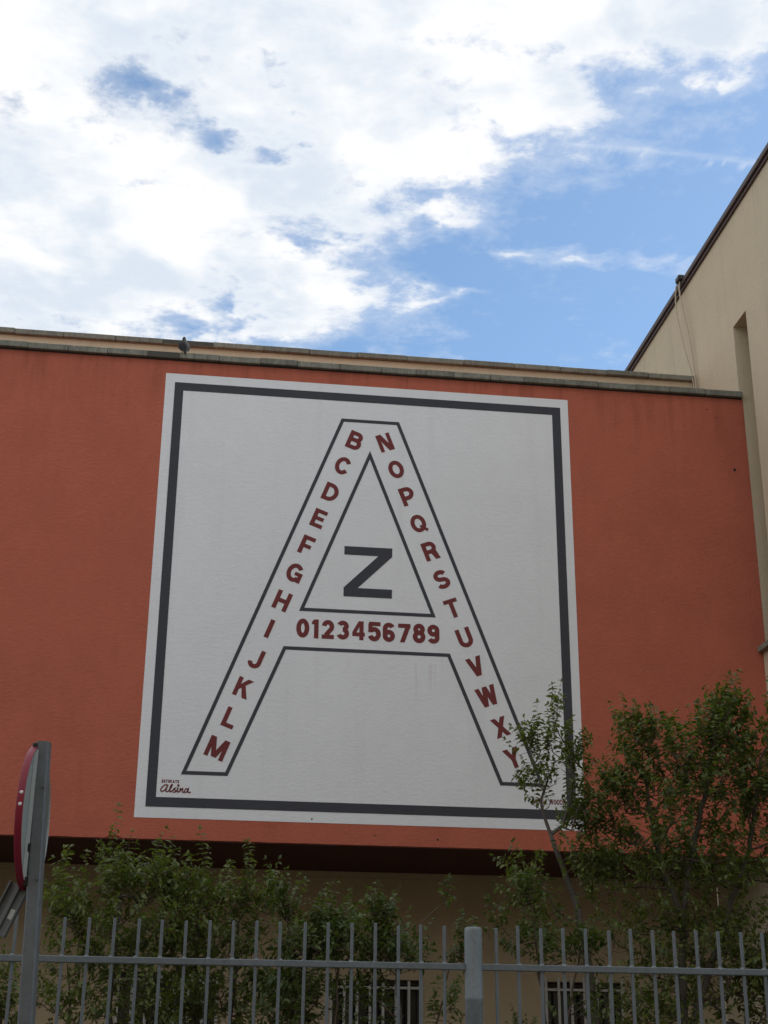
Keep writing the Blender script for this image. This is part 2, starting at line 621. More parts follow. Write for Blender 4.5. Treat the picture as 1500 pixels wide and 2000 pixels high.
# facade with a slightly worn lower edge
mb = MB()
xs = list(np.arange(WX0, WX1, .09)) + [WX1]
zb = [4.946 + abs(rng.normal(0, .003)) for _ in xs]
for i, x in enumerate(xs):
    if -1.235 < x < -1.10:
        zb[i] += .035 + rng.random() * .02
for i in range(len(xs) - 1):
    x0, x1 = xs[i], xs[i + 1]
    mb.quad((x0, 0, zb[i]), (x1, 0, zb[i + 1]), (x1, 0, 13.0), (x0, 0, 13.0))
    mb.quad((x0, .05, 4.9382), (x1, .05, 4.9382), (x1, 0, zb[i + 1]), (x0, 0, zb[i]))
mb.quad((WX1, 0, 4.94), (WX1, 9, 4.94), (WX1, 9, 13.0), (WX1, 0, 13.0))
mb.quad((WX0, 9, 4.94), (WX0, 0, 4.94), (WX0, 0, 13.0), (WX0, 9, 13.0))
mb.quad((WX0, 0, 13.0), (WX1, 0, 13.0), (WX1, 2.1, 13.0), (WX0, 2.1, 13.0))
part('facade', mb, 'red', ob)
# underside of the overhang
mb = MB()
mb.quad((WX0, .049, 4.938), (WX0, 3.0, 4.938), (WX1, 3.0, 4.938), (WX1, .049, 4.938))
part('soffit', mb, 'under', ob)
mb = MB(); mb.box(WX0, 9.24, 2.93, 2.999, 4.84, 4.937)
part('cornice', mb, 'lower', ob)

# ground-floor wall with window openings
WINS = [(-1.10, .55, 3.25), (2.40, 3.965, 3.19), (6.06, 7.43, 3.205)]
SILL = 1.35
cx = sorted({WX0, 9.24} | {w[0] for w in WINS} | {w[1] for w in WINS})
mb = MB()
for i in range(len(cx) - 1):
    x0, x1 = cx[i], cx[i + 1]
    w = [q for q in WINS if q[0] == x0 and q[1] == x1]
    if w:
        zt = w[0][2]
        mb.quad((x0, 3, 0), (x1, 3, 0), (x1, 3, SILL), (x0, 3, SILL))
        mb.quad((x0, 3, zt), (x1, 3, zt), (x1, 3, 4.938), (x0, 3, 4.938))
        mb.quad((x0, 3, SILL), (x0, 3.3, SILL), (x0, 3.3, zt), (x0, 3, zt))
        mb.quad((x1, 3.3, SILL), (x1, 3, SILL), (x1, 3, zt), (x1, 3.3, zt))
        mb.quad((x0, 3.3, zt), (x1, 3.3, zt), (x1, 3, zt), (x0, 3, zt))
        mb.quad((x0, 3, SILL), (x1, 3, SILL), (x1, 3.3, SILL), (x0, 3.3, SILL))
    else:
        mb.quad((x0, 3, 0), (x1, 3, 0), (x1, 3, 4.938), (x0, 3, 4.938))
part('ground_floor_wall', mb, 'lower', ob)
for wi, (x0, x1, zt) in enumerate(WINS):
    mb = MB(); mb.quad((x0, 3.2, SILL), (x1, 3.2, SILL), (x1, 3.2, zt), (x0, 3.2, zt))
    win = part('window', mb, 'glass', ob)
    mb = MB()
    for a in (x0, (x0 + x1) / 2 - .035, x1 - .07):
        mb.box(a + .002, a + .068, 3.14, 3.19, SILL + .002, zt - .002)
    mb.box(x0 + .07, x1 - .07, 3.142, 3.188, zt - .07, zt - .004)
    part('frame', mb, 'wood', win)
    n = int(round((x1 - x0) / .226))
    mb = MB(); mb.box(-.022, .022, -.006, .006, SILL - .05, zt + .07 if wi == 2 else zt - .02)
    me = mb.mesh('bar', (0, 0, 0), MAT['grille'])
    for k in range(n + 1):
        shared('bar', me, win, (x0 + .02 + (x1 - x0 - .04) * k / n, 2.955, 0))
    for z in (zt - .13, SILL + .12):
        mb = MB(); mb.box(x0 - .04, x1 + .04, 2.963, 2.975, z - .02, z + .02)
        part('rail', mb, 'grille', win)

# coping stones along the roof edge
def coping(parent, x_end, y_front, y_back, z0, z1, joints, step, lip):
    x = x_end
    js = [x_end]
    while x > WX0:
        x -= step * (1 + rng.normal(0, .07))
        js.append(x)
    for i in range(len(js) - 1):
        mb = MB()
        dz, dy = rng.normal(0, .004), rng.normal(0, .004)
        mb.bevel_box(js[i + 1] + .004, js[i] - .004, y_front + dy, y_back, z0 + dz, z1 + dz, .008)
        part('coping_stone', mb, 'stone', parent, recalc=True)
    mb = MB(); mb.box(WX0, x_end - .01, y_front + .007, y_back - .01, z0 + .008, z1 - .010)
    part('joint_mortar', mb, 'mortar', parent)

coping(ob, 9.285, -.075, .30, 13.012, 13.122, None, .66, .08)
mb = MB(); mb.box(WX0, 9.28, -.012, .2, 12.99, 13.008)  # dark strip under the coping: the shadow there put in as colour
part('coping_shade_strip', mb, 'dark', ob)
# set-back parapet and its coping
mb = MB(); mb.box(WX0, 9.235, 2.11, 2.4, 13.0, 14.385)
part('parapet', mb, 'cream', ob)
coping(ob, 9.225, 2.02, 2.45, 14.388, 14.49, None, .95, .08)
# small hole and blemishes in the render
def disc_mb(x, y, z, r, n=10):
    m_ = MB()
    m_.add([(x + r * math.cos(t) * (1 + .25 * math.sin(3 * t)), y, z + r * math.sin(t)) for t in np.linspace(0, 2 * math.pi, n, endpoint=False)], [tuple(range(n))])
    return m_
for (x, z, r) in ((9.035, 11.606, .028), (8.78, 12.6, .012), (3.729, 5.063, .016), (8.62, 12.75, .012), (2.75, 5.10, .012)):
    part('hole', disc_mb(x, -.003, z, r), 'dark', ob)

# ------------------------------------------------------------------ beige building on the right
XR = 9.25
bb = thing('beige_building', 'tall beige rendered building with brown roof edge and narrow recess on the right', 'building', (XR, -4, 0))
SY0, SY1, SZ0, SZ1, SD = -.62, .006, 8.38, 14.465, .75
mb = MB()
ycuts = [-13.5, SY0, SY1, 12.0]
zcuts = [0, SZ0, SZ1, 16.62]
for i in range(3):
    for k in range(3):
        if i == 1 and k == 1:
            continue
        mb.quad((XR, ycuts[i + 1], zcuts[k]), (XR, ycuts[i], zcuts[k]), (XR, ycuts[i], zcuts[k + 1]), (XR, ycuts[i + 1], zcuts[k + 1]))
mb.quad((XR, SY1, SZ0), (XR + SD, SY1, SZ0), (XR + SD, SY1, SZ1), (XR, SY1, SZ1))
mb.quad((XR + SD, SY0, SZ0), (XR, SY0, SZ0), (XR, SY0, SZ1), (XR + SD, SY0, SZ1))
mb.quad((XR + SD, SY1, SZ0), (XR + SD, SY0, SZ0), (XR + SD, SY0, SZ1), (XR + SD, SY1, SZ1))
mb.quad((XR, SY1, SZ1), (XR + SD, SY1, SZ1), (XR + SD, SY0, SZ1), (XR, SY0, SZ1))
mb.quad((XR, SY0, SZ0), (XR + SD, SY0, SZ0), (XR + SD, SY1, SZ0), (XR, SY1, SZ0))
mb.quad((XR, -13.5, 0), (24, -13.5, 0), (24, -13.5, 16.62), (XR, -13.5, 16.62))
mb.quad((24, -13.5, 0), (24, 12, 0), (24, 12, 16.62), (24, -13.5, 16.62))
mb.quad((24, 12, 0), (XR, 12, 0), (XR, 12, 16.62), (24, 12, 16.62))
mb.quad((XR, -13.5, 16.62), (24, -13.5, 16.62), (24, 12, 16.62), (XR, 12, 16.62))
part('wall', mb, 'beige', bb)
mb = MB(); mb.bevel_box(XR - .10, XR + SD - .01, SY0 - .05, SY1 - .02, SZ0 - .085, SZ0 + .012, .008)
part('sill', mb, 'stone', bb, recalc=True)
y = 12.0
while y > -13.4:
    y2 = max(y - 2.0, -13.5)
    mb = MB(); mb.bevel_box(XR - .09, XR + .45, y2 + .003, y - .003, 16.64, 16.755, .012)
    part('roof_edging', mb, 'flash', bb, recalc=True)
    y = y2
mb = MB(); mb.box(XR - .045, XR - .001, -13.5, 12, 16.575, 16.63)
part('drip_strip', mb, 'flash', bb)

# two pale cables hanging from the roof edge
def hang(pts, r, lab):
    P = [Vector(q) for q in pts]
    out = []
    for i in range(len(P) - 1):
        a, b, c, d = P[max(i - 1, 0)], P[i], P[i + 1], P[min(i + 2, len(P) - 1)]
        for t in np.linspace(0, 1, 6, endpoint=False):
            out.append(.5 * ((2 * b) + (c - a) * t + (2 * a - 5 * b + 4 * c - d) * t * t + (3 * b - 3 * c + d - a) * t ** 3))
    out.append(P[-1])
    m_ = MB(); m_.tube(out, r, 6)
    tag(part('cable', m_, 'cable', None, True), lab, 'cable', 'cables hanging from the beige roof edge')
hang([(9.19, 2.2, 16.72), (9.13, 2.22, 16.69), (9.12, 2.2, 16.3), (9.17, 1.99, 15.2), (9.19, 1.93, 14.3), (9.20, 1.9, 13.02)], .016,
     'pale cable hanging from the beige roof edge, straighter and right of its twin')
hang([(9.19, 2.27, 16.73), (9.10, 2.36, 16.66), (9.09, 2.4, 16.1), (9.12, 2.2, 15.2), (9.18, 2.01, 14.3), (9.20, 1.95, 13.02)], .014,
     'pale cable bowing out to the left below the beige roof edge')
mb = MB(); mb.bevel_box(9.08, 9.22, 2.12, 2.34, 16.72, 16.84, .02)
clampo = part('cable_bracket', mb, 'black', None, recalc=True)
tag(clampo, 'small dark bracket holding the two cables on the brown roof edge', 'bracket')

# ------------------------------------------------------------------ mural
mu = thing('alphabet_mural', 'white square mural of a large outlined letter A filled with red alphabet letters', 'mural', (2.6, 0, 9.0))
def edge_poly(x0, x1, z0, z1):
    return [(x0, z0), (x1, z0), (x1, z1), (x0, z1)]
Y_P, Y_L, Y_T = -.004, -.008, -.008
mb = MB(); mb.prism(edge_poly(-.905, 6.077, 5.262, 12.745), Y_P, .01)
part('panel', mb, 'white', mu)
mb = MB(); mb.strip([(-.672, 5.502), (5.862, 5.502), (5.862, 12.51), (-.672, 12.51)], .148, Y_L, Y_P + .001, True)
part('border_band', mb, 'paint_grey', mu)
lt = .057
c0 = 2.597
def off(pl):
    return pl
outA = [(c0 - .495 + .02, 12.105 - lt / 2), (c0 + .495 - .02, 12.105 - lt / 2), (c0 + 2.845 - .045, 5.93 + lt / 2), (c0 + 2.13 + .02, 5.93 + lt / 2),
        (c0 + 1.305 + .02, 8.035 - lt / 2), (c0 - 1.305 - .02, 8.035 - lt / 2), (c0 - 2.13 - .02, 5.93 + lt / 2), (c0 - 2.845 + .045, 5.93 + lt / 2)]
mb = MB(); mb.strip(outA, lt, Y_L, Y_P + .001, True)
part('letter_outline', mb, 'paint_grey', mu)
tri = [(c0, 11.54 - .085), (c0 + 1.125 - .05, 8.635 + lt / 2), (c0 - 1.125 + .05, 8.635 + lt / 2)]
mb = MB(); mb.strip(tri, lt, Y_L, Y_P + .001, True)
part('triangle_outline', mb, 'paint_grey', mu)
mb = MB()
zl, zr, zt_, zb_ = 2.195, 2.99, 9.79, 8.92
mb.prism([(zl, zb_), (zr, zb_), (zr, 9.072), (2.425, 9.072), (zr, 9.64), (zr, zt_), (zl, zt_), (zl, 9.642), (2.76, 9.642), (zl, 9.072)], Y_L, Y_P + .001)
part('letter', mb, 'paint_grey', mu, label='big dark grey letter Z')

# glyph drawing -----------------------------------------------------
def ell(cx_, cy_, rx, ry, a0, a1, n=None):
    n = n or max(4, int(abs(a1 - a0) / 12))
    return [(cx_ + rx * math.cos(R(t)), cy_ + ry * math.sin(R(t))) for t in np.linspace(a0, a1, n + 1)]

def rect(x0, x1, y0, y1):
    return [(x0, y0), (x1, y0), (x1, y1), (x0, y1)]

def diag(xb, xt, h, y0=0.0, y1=1.0):
    return [(xb, y0), (xb + h, y0), (xt + h, y1), (xt, y1)]

def glyph(ch, t=.22):
    """-> (polygons, strokes(list of (pts, closed)), width)   cap height 1"""
    a = t / 2
    P, St = [], []
    w = .78
    if ch == 'A':
        w = .86; P = [diag(0, w / 2 - t * .55, t * 1.1), [(w - t * 1.1, 0), (w, 0), (w / 2 + t * .55, 1), (w / 2 - t * .55, 1)], rect(.2, w - .2, .2, .2 + t)]
    elif ch == 'B':
        w = .76; m = .53
        P = [rect(0, t, 0, 1)]
        r1, r2 = (1 - a - m) / 2, (m - a) / 2
        St = [([(t * .5, 1 - a)] + ell(w - .05 - a - r1, (1 - a + m) / 2, r1, r1, 90, -90) + [(t * .5, m)], 0),
              ([(t * .5, m)] + ell(w - a - r2, (m + a) / 2, r2, r2, 90, -90) + [(t * .5, a)], 0)]
    elif ch == 'C':
        w = .80; St = [(ell(w / 2, .5, w / 2 - a, .5 - a, 32, 328), 0)]
    elif ch == 'D':
        w = .78; P = [rect(0, t, 0, 1)]
        St = [([(t * .5, 1 - a), (.3, 1 - a)] + ell(.32, .5, w - a - .32, .5 - a, 90, -90) + [(.3, a), (t * .5, a)], 0)]
    elif ch == 'E':
        w = .66; P = [rect(0, t, 0, 1), rect(t * .5, w, 1 - t * .95, 1), rect(t * .5, w - .06, .5 - a * .9, .5 + a * .9), rect(t * .5, w, 0, t * .95)]
    elif ch == 'F':
        w = .64; P = [rect(0, t, 0, 1), rect(t * .5, w, 1 - t * .95, 1), rect(t * .5, w - .08, .45 - a * .9, .45 + a * .9)]
    elif ch == 'G':
        w = .82; St = [(ell(w / 2, .5, w / 2 - a, .5 - a, 38, 322), 0)]
        P = [rect(w * .52, w, .38, .38 + t * .85), rect(w - t * .9, w, .03, .45)]
    elif ch == 'H':
        w = .76; P = [rect(0, t, 0, 1), rect(w - t, w, 0, 1), rect(t * .5, w - t * .5, .5 - a, .5 + a)]
    elif ch == 'I':
        w = t * 1.08; P = [rect(0, w, 0, 1)]
    elif ch == 'J':
        w = .66; rr = w / 2 - a
        St = [([(w - a, 1), (w - a, a + rr)] + ell(w / 2, a + rr, rr, rr, 0, -175), 0)]
    elif ch == 'K':
        w = .80; P = [rect(0, t, 0, 1), [(t * .7, .28), (t * .7, .28 + t * 1.25), (w - .31, 1), (w - .02, 1)], [(w - .28, 0), (w, 0), (t + .22, .70), (t + .06, .56)]]
    elif ch == 'L':
        w = .62; P = [rect(0, t, 0, 1), rect(t * .5, w, 0, t * .95)]
    elif ch == 'M':
        w = .95; h = .26
        P = [rect(0, t * .95, 0, 1), rect(w - t * .95, w, 0, 1), [(w / 2 - .12, 0.06), (w / 2 + .12, 0.06), (h, 1), (0.02, 1)], [(w / 2 - .12, 0.06), (w / 2 + .12, 0.06), (w - .02, 1), (w - h, 1)]]
    elif ch == 'N':
        w = .76; P = [rect(0, t * .9, 0, 1), rect(w - t * .9, w, 0, 1), [(w - .29, 0), (w - .02, 0), (.29, 1), (.02, 1)]]
    elif ch == 'O':
        w = .80; St = [(ell(w / 2, .5, w / 2 - a, .5 - a, 0, 360, 36)[:-1], 1)]
    elif ch == 'P':
        w = .72; m = .40; r1 = (1 - a - m) / 2
        P = [rect(0, t, 0, 1)]
        St = [([(t * .5, 1 - a)] + ell(w - a - r1, (1 - a + m) / 2, r1, r1, 90, -90) + [(t * .5, m)], 0)]
    elif ch == 'Q':
        w = .82; St = [(ell(w / 2, .5, w / 2 - a, .5 - a, 0, 360, 36)[:-1], 1)]
        P = [[(w * .50, .30), (w * .62, .40), (w + .02, .06), (w - .09, -.06)]]
    elif ch == 'R':
        w = .74; m = .46; r1 = (1 - a - m) / 2
        P = [rect(0, t, 0, 1), [(w - t * 1.05, 0), (w + .02, 0), (w - .08, .47), (w * .45, .47)]]
        St = [([(t * .5, 1 - a)] + ell(w - .02 - a - r1, (1 - a + m) / 2, r1, r1, 90, -90) + [(t * .5, m)], 0)]
    elif ch == 'S':
        w = .74; rx = w / 2 - a; ry = (1 - a - .5) / 2; ry2 = (.5 - a) / 2
        St = [(ell(w / 2 - .01, .5 + ry, rx - .01, ry, 25, 270) + ell(w / 2, .5 - ry2, rx, ry2, 90, -155)[1:], 0)]
    elif ch == 'T':
        w = .72; P = [rect(0, w, 1 - t * .95, 1), rect(w / 2 - a, w / 2 + a, 0, 1 - t * .5)]
    elif ch == 'U':
        w = .74; rr = w / 2 - a
        St = [([(a, 1), (a, a + rr)] + ell(w / 2, a + rr, rr, rr, 180, 360) + [(w - a, 1)], 0)]
    elif ch == 'V':
        w = .82; h = t * 1.12; P = [[(w / 2 - h * .55, 0), (w / 2 + h * .55, 0), (h, 1), (0, 1)], [(w / 2 - h * .55, 0), (w / 2 + h * .55, 0), (w, 1), (w - h, 1)]]
    elif ch == 'W':
        w = 1.04; h = t * 1.05
        a1, a2 = w * .29, w * .71
        P = [[(a1 - h * .5, 0), (a1 + h * .5, 0), (h, 1), (0, 1)], [(a1 - h * .5, 0), (a1 + h * .5, 0), (w / 2 + h * .5, 1), (w / 2 - h * .5, 1)],
             [(a2 - h * .5, 0), (a2 + h * .5, 0), (w / 2 + h * .5, 1), (w / 2 - h * .5, 1)], [(a2 - h * .5, 0), (a2 + h * .5, 0), (w, 1), (w - h, 1)]]
    elif ch == 'X':
        w = .80; h = t * 1.18; P = [diag(0, w - h, h), diag(w - h, 0, h)]
    elif ch == 'Y':
        w = .80; h = t * 1.15; c = w / 2
        P = [rect(c - a, c + a, 0, .46), [(c - a, .42), (c + a, .42), (h, 1), (0, 1)], [(c - a, .42), (c + a, .42), (w, 1), (w - h, 1)]]
    elif ch == '0':
        w = .66; St = [(ell(w / 2, .5, w / 2 - a, .5 - a, 0, 360, 36)[:-1], 1)]
    elif ch == '1':
        w = .36; P = [rect(w - t, w, 0, 1), [(0, .74), (0, .87), (w - t, 1), (w - t * .5, 1), (w - t * .5, .80), (w - t, .74)]]
    elif ch == '2':
        w = .66; rx = w / 2 - a; ry = .23
        St = [(ell(w / 2, 1 - a - ry, rx, ry, 172, -32) + [(a + .10, t * .78)], 0)]
        P = [rect(0, w, 0, t * .92)]
    elif ch == '3':
        w = .64; rx = w / 2 - a; ry = (1 - a - .53) / 2; ry2 = (.53 - a) / 2
        St = [(ell(w / 2, .53 + ry, rx - .02, ry, 160, -90) , 0), (ell(w / 2, .53 - ry2, rx, ry2, 90, -160), 0)]
    elif ch == '4':
        w = .70; P = [rect(w * .56, w * .56 + t, 0, 1), rect(0, w, .20, .20 + t * .85), [(0, .20), (0, .42), (w * .50, 1), (w * .62, 1), (w * .62, .78), (w * .30, .36)]]
    elif ch == '5':
        w = .66; rx = w / 2 - a; ry = .31 - a / 2
        P = [rect(.06, w - .02, 1 - t * .9, 1), rect(.03, .03 + t * .9, .46, 1 - t * .4)]
        St = [(ell(w / 2, .02 + a + ry - .02, rx, ry, 140, -160), 0)]
    elif ch in '69':
        w = .66; rx = w / 2 - a
        s1 = ell(w / 2, .315, rx, .315 - a, 0, 360, 30)[:-1]
        s2 = ell(w / 2, .70, rx, .30 - a, 22, 180) + [(a, .32)]
        if ch == '9':
            s1 = [(w - x, 1 - y_) for x, y_ in s1]
            s2 = [(w - x, 1 - y_) for x, y_ in s2]
        St = [(s1, 1), (s2, 0)]
    elif ch == '7':
        w = .68; P = [rect(0, w, 1 - t * .95, 1), [(.10, 0), (.10 + t * 1.1, 0), (w, 1 - t * .6), (w - t * 1.15, 1 - t * .6)]]
    elif ch == '8':
        w = .66; rx = w / 2 - a; m = .535
        ry, ry2 = (1 - a - m) / 2, (m - a) / 2
        St = [(ell(w / 2, m + ry, rx - .03, ry, 0, 360, 28)[:-1], 1), (ell(w / 2, m - ry2, rx, ry2, 0, 360, 30)[:-1], 1)]
    elif ch == '.':
        w = t; P = [rect(0, w, 0, t)]
    return P, St, w


def draw(mb, ch, ox, oz, h, ang=0.0, t=.22, xscale=1.0, centre=True, y0=Y_L):
    P, St, w = glyph(ch, t)
    ca, sa = math.cos(ang), math.sin(ang)

    def tr(q):
        x, z = (q[0] - w / 2) * h * xscale, (q[1] - .5) * h
        return (ox + x * ca - z * sa, oz + x * sa + z * ca)
    k = 0
    for pl in P:
        mb.prism([tr(q) for q in pl], y0 - .0002 * k, Y_P + .001); k += 1
    for st, cl in St:
        mb.strip([tr(q) for q in st], t * h, y0 - .0002 * k, Y_P + .001, bool(cl)); k += 1
    return w

LETTERS = [('B', 2.339, 11.705, 0.332, -20.85), ('C', 2.141, 11.228, 0.325, -20.85), ('D', 1.95, 10.73, 0.324, -20.85), ('E', 1.756, 10.25, 0.325, -20.85), ('F', 1.571, 9.767, 0.33, -20.85), ('G', 1.392, 9.28, 0.324, -20.85), ('H', 1.203, 8.791, 0.325, -20.85), ('I', 1.018, 8.313, 0.316, -20.85), ('J', 0.822, 7.805, 0.322, -20.85), ('K', 0.643, 7.325, 0.313, -20.85), ('L', 0.463, 6.838, 0.319, -20.85), ('M', 0.283, 6.353, 0.329, -20.85), ('N', 2.853, 11.707, 0.322, 20.85), ('O', 3.046, 11.221, 0.323, 20.85), ('P', 3.243, 10.745, 0.329, 20.85), ('Q', 3.425, 10.262, 0.315, 20.85), ('R', 3.627, 9.786, 0.326, 20.85), ('S', 3.817, 9.296, 0.329, 20.85), ('T', 3.993, 8.805, 0.321, 20.85), ('U', 4.19, 8.314, 0.327, 20.85), ('V', 4.366, 7.839, 0.318, 20.85), ('W', 4.547, 7.355, 0.323, 20.85), ('X', 4.753, 6.86, 0.315, 20.85), ('Y', 4.943, 6.371, 0.322, 20.85)]
DIGITS = [('0', 1.55, 8.349, 0.317, 0.995), ('1', 1.749, 8.345, 0.315, 0.965), ('2', 1.955, 8.346, 0.315, 0.949), ('3', 2.196, 8.347, 0.316, 1.009), ('4', 2.452, 8.35, 0.316, 0.916), ('5', 2.706, 8.346, 0.326, 0.991), ('6', 2.944, 8.346, 0.323, 0.896), ('7', 3.196, 8.345, 0.313, 0.947), ('8', 3.438, 8.351, 0.328, 0.939), ('9', 3.673, 8.35, 0.32, 0.911)]

for ch, x, z, h, ang in LETTERS:
    mb = MB()
    draw(mb, ch, x, z, h, R(ang))
    part('letter', mb, 'paint_red', mu, label='oxide red letter ' + ch)
for ch, x, z, h, ws in DIGITS:
    mb = MB()
    draw(mb, ch, x, z, h, 0, .235, ws)
    part('digit', mb, 'paint_red', mu, label='oxide red digit ' + ch)

# small maker's marks in the lower corners
def text(word, x, z, h, width, t, mat, name):
    mb = MB()
    ws = [(glyph(c, t)[2] if c != ' ' else .4) for c in word]
    gap = .16
    tot = sum(ws) + gap * (len(ws) - 1)
    sc = width / (tot * h)
    px = x
    for c, w in zip(word, ws):
        if c != ' ':
            draw(mb, c, px + w * h * sc / 2, z, h, 0, t, sc)
        px += (w + gap) * h * sc
    part(name, mb, mat, mu, label='small red lettering ' + word)

text('ESTUCATS', -.525, 5.82, .046, .262, .24, 'paint_red', 'lettering')
text('JMCULL WOODS', 5.205, 5.70, .082, .56, .16, 'paint_red', 'lettering')

def script_mark():
    mb = MB()
    x0, z0, s = -.540, 5.652, .118
    def cur(pts, t):
        P = [Vector(q) for q in pts]
        o_ = []
        for i in range(len(P) - 1):
            a, b, c, d = P[max(i - 1, 0)], P[i], P[i + 1], P[min(i + 2, len(P) - 1)]
            for q in np.linspace(0, 1, 5, endpoint=False):
                o_.append(.5 * ((2 * b) + (c - a) * q + (2 * a - 5 * b + 4 * c - d) * q * q + (3 * b - 3 * c + d - a) * q ** 3))
        o_.append(P[-1])
        cur.k += 1
        mb.strip([(x0 + q.x * s, z0 + q.y * s) for q in o_], t * s, Y_L - .0002 * cur.k, Y_P + .001)
    cur.k = 0
    T = .155
    cur([(.92, .86), (.60, .95), (.22, .62), (.06, .28), (.22, .08), (.55, .25), (.85, .70)], T)        # bowl of the A
    cur([(.98, .98), (.78, .45), (.74, .15), (.95, .08), (1.15, .25)], T)
    cur([(1.10, .22), (1.42, .72), (1.50, 1.0), (1.34, .9), (1.22, .35), (1.34, .06), (1.58, .25)], T)  # l
    cur([(1.52, .2), (1.86, .56), (1.78, .40), (1.98, .20), (1.84, .04), (1.64, .08)], T)               # s
    cur([(1.90, .06), (2.16, .30), (2.24, .55), (2.17, .2), (2.30, .06), (2.48, .2)], T)                # i
    cur([(2.48, .08), (2.56, .5), (2.58, .3), (2.80, .54), (2.88, .46), (2.82, .15), (2.96, .05), (3.1, .2)], T)  # n
    cur([(3.52, .46), (3.30, .54), (3.10, .24), (3.22, .04), (3.46, .22), (3.58, .5), (3.54, .16), (3.66, .04), (3.90, .12)], T)  # a
    cx_, cz_ = x0 + 2.28 * s, z0 + .92 * s
    mb.prism([(cx_ - .2 * s, cz_ - .07 * s), (cx_ + .2 * s, cz_ - .07 * s), (cx_, cz_ + .22 * s)], Y_L - .003, Y_P)
    mb.prism(rect(cx_ - .04 * s, cx_ + .04 * s, cz_ - .18 * s, cz_ - .06 * s), Y_L - .0032, Y_P)
    part('lettering', mb, 'paint_red', mu, label='red handwritten mark Alsina')
script_mark()
part('blemish', disc_mb(1.779, -.0055, 5.315, .014), 'dark', mu)

# ------------------------------------------------------------------ pigeon
def make_pigeon(x, y, z):
    pg = thing('pigeon', 'dark grey pigeon standing on the stone coping above the mural', 'bird', (x, y, z))
    # body and head: one lofted surface along a curved spine; the bird looks to the right and away
    spine = [(-.125, -.035, .008, .004), (-.10, .0, .024, .009), (-.075, .045, .044, .026), (-.05, .085, .064, .050), (-.015, .13, .078, .066), (.015, .175, .078, .064),
             (.035, .215, .062, .052), (.045, .25, .042, .040), (.050, .28, .030, .031), (.056, .303, .0275, .029), (.066, .322, .021, .022), (.072, .332, .006, .006)]
    ang = R(100)
    ca, sa = math.cos(ang), math.sin(ang)
    mb = MB()
    n = 14
    rings = []
    for i, (f, h, w, hh) in enumerate(spine):
        a = Vector(spine[max(i - 1, 0)][:2]); b = Vector(spine[min(i + 1, len(spine) - 1)][:2])
        d = (b - a).normalized()
        nn = Vector((-d.y, d.x))
        for k in range(n):
            t = 2 * math.pi * k / n
            off_f, off_h = nn.x * math.sin(t) * hh, nn.y * math.sin(t) * hh
            lf, ll, lh = f + off_f, math.cos(t) * w, h + off_h
            mb.v.append((x + 1.14 * (lf * ca - ll * sa), y + 1.14 * (lf * sa + ll * ca), z + 1.14 * lh))
    for i in range(len(spine) - 1):
        for k in range(n):
            k2 = (k + 1) % n
            mb.f.append((i * n + k, i * n + k2, (i + 1) * n + k2, (i + 1) * n + k))
    mb.f.append(tuple(range(n))[::-1]); mb.f.append(tuple((len(spine) - 1) * n + k for k in range(n)))
    part('body', mb, 'pigeon', pg, True, recalc=True)
    W_ = lambda f, l, h: (x + 1.14 * (f * ca - l * sa), y + 1.14 * (f * sa + l * ca), z + 1.14 * h)
    for sgn in (-1, 1):
        mb = MB()
        pts = [(-.125, .02, .0), (-.085, .052, .05), (-.055, .074, .10), (-.015, .083, .16), (.02, .074, .205), (.03, .076, .16), (-.0, .082, .10), (-.07, .05, .025)]
        o_ = [W_(f, sgn * l, h) for f, l, h in pts] + [W_(f, sgn * (l + .008), h) for f, l, h in pts]
        m_ = len(pts)
        mb.add(o_, [tuple(range(m_)), tuple(range(m_, 2 * m_))[::-1]] + [(i, (i + 1) % m_, (i + 1) % m_ + m_, i + m_) for i in range(m_)])
        part('wing', mb, 'pigeon_dark', pg, recalc=True)
        mb = MB(); mb.tube([W_(.0, sgn * .03, .07), W_(.005, sgn * .03, .004)], .006, 6)
        for d_ in (-.3, 0, .3):
            mb.tube([W_(.005, sgn * .03, .004), W_(.04 * math.cos(d_), sgn * .03 + .04 * math.sin(d_), .003)], .004, 5)
        part('leg', mb, 'foot', pg)
    mb = MB(); mb.tube([W_(.078, 0, .312), W_(.108, 0, .302)], [.008, .002], 6)
    part('beak', mb, 'beak', pg)
    for sgn in (-1, 1):
        mb = MB(); mb.tube([W_(.064, sgn * .022, .309), W_(.064, sgn * .0275, .309)], .005, 6)
        part('eye', mb, 'black', pg)
make_pigeon(-.633, .02, 13.124)

# ------------------------------------------------------------------ fence
FY = -15.0
fe = thing('metal_fence', 'grey painted metal fence with plain upright bars and a round post', 'fence', (0, FY, 0))
mb = MB(); mb.box(-60, 60, FY - .12, FY + .12, .0, .95)
tag(part('low_wall', mb, 'concrete'), 'low concrete wall carrying the grey metal fence', 'wall')
mb = MB()
mb.bevel_box(-.0073, .0073, -.0073, .0073, .96, 2.296, .002)
bar_me = mb.mesh('bar', (0, 0, 0), MAT['fence'])
PPX = (-6.636, -2.640, 1.356, 5.352, 9.10)
bars = [x for x in [-.68 + .1116 * k for k in range(-53, 18)] + [1.467 + .1109 * k for k in range(0, 69)] if min(abs(x - q) for q in PPX) > .055]
for x in bars:
    o = shared('bar', bar_me, fe, (x + rng.normal(0, .0012), FY, rng.normal(0, .0025)), (rng.normal(0, .001), rng.normal(0, .0012), 0))
mb = MB()
for x in bars:
    mb.tube([(x, FY, 2.1235), (x, FY, 2.1305)], [.0125, .0095], 8)
part('weld_bead', mb, 'post', fe, kind='stuff')
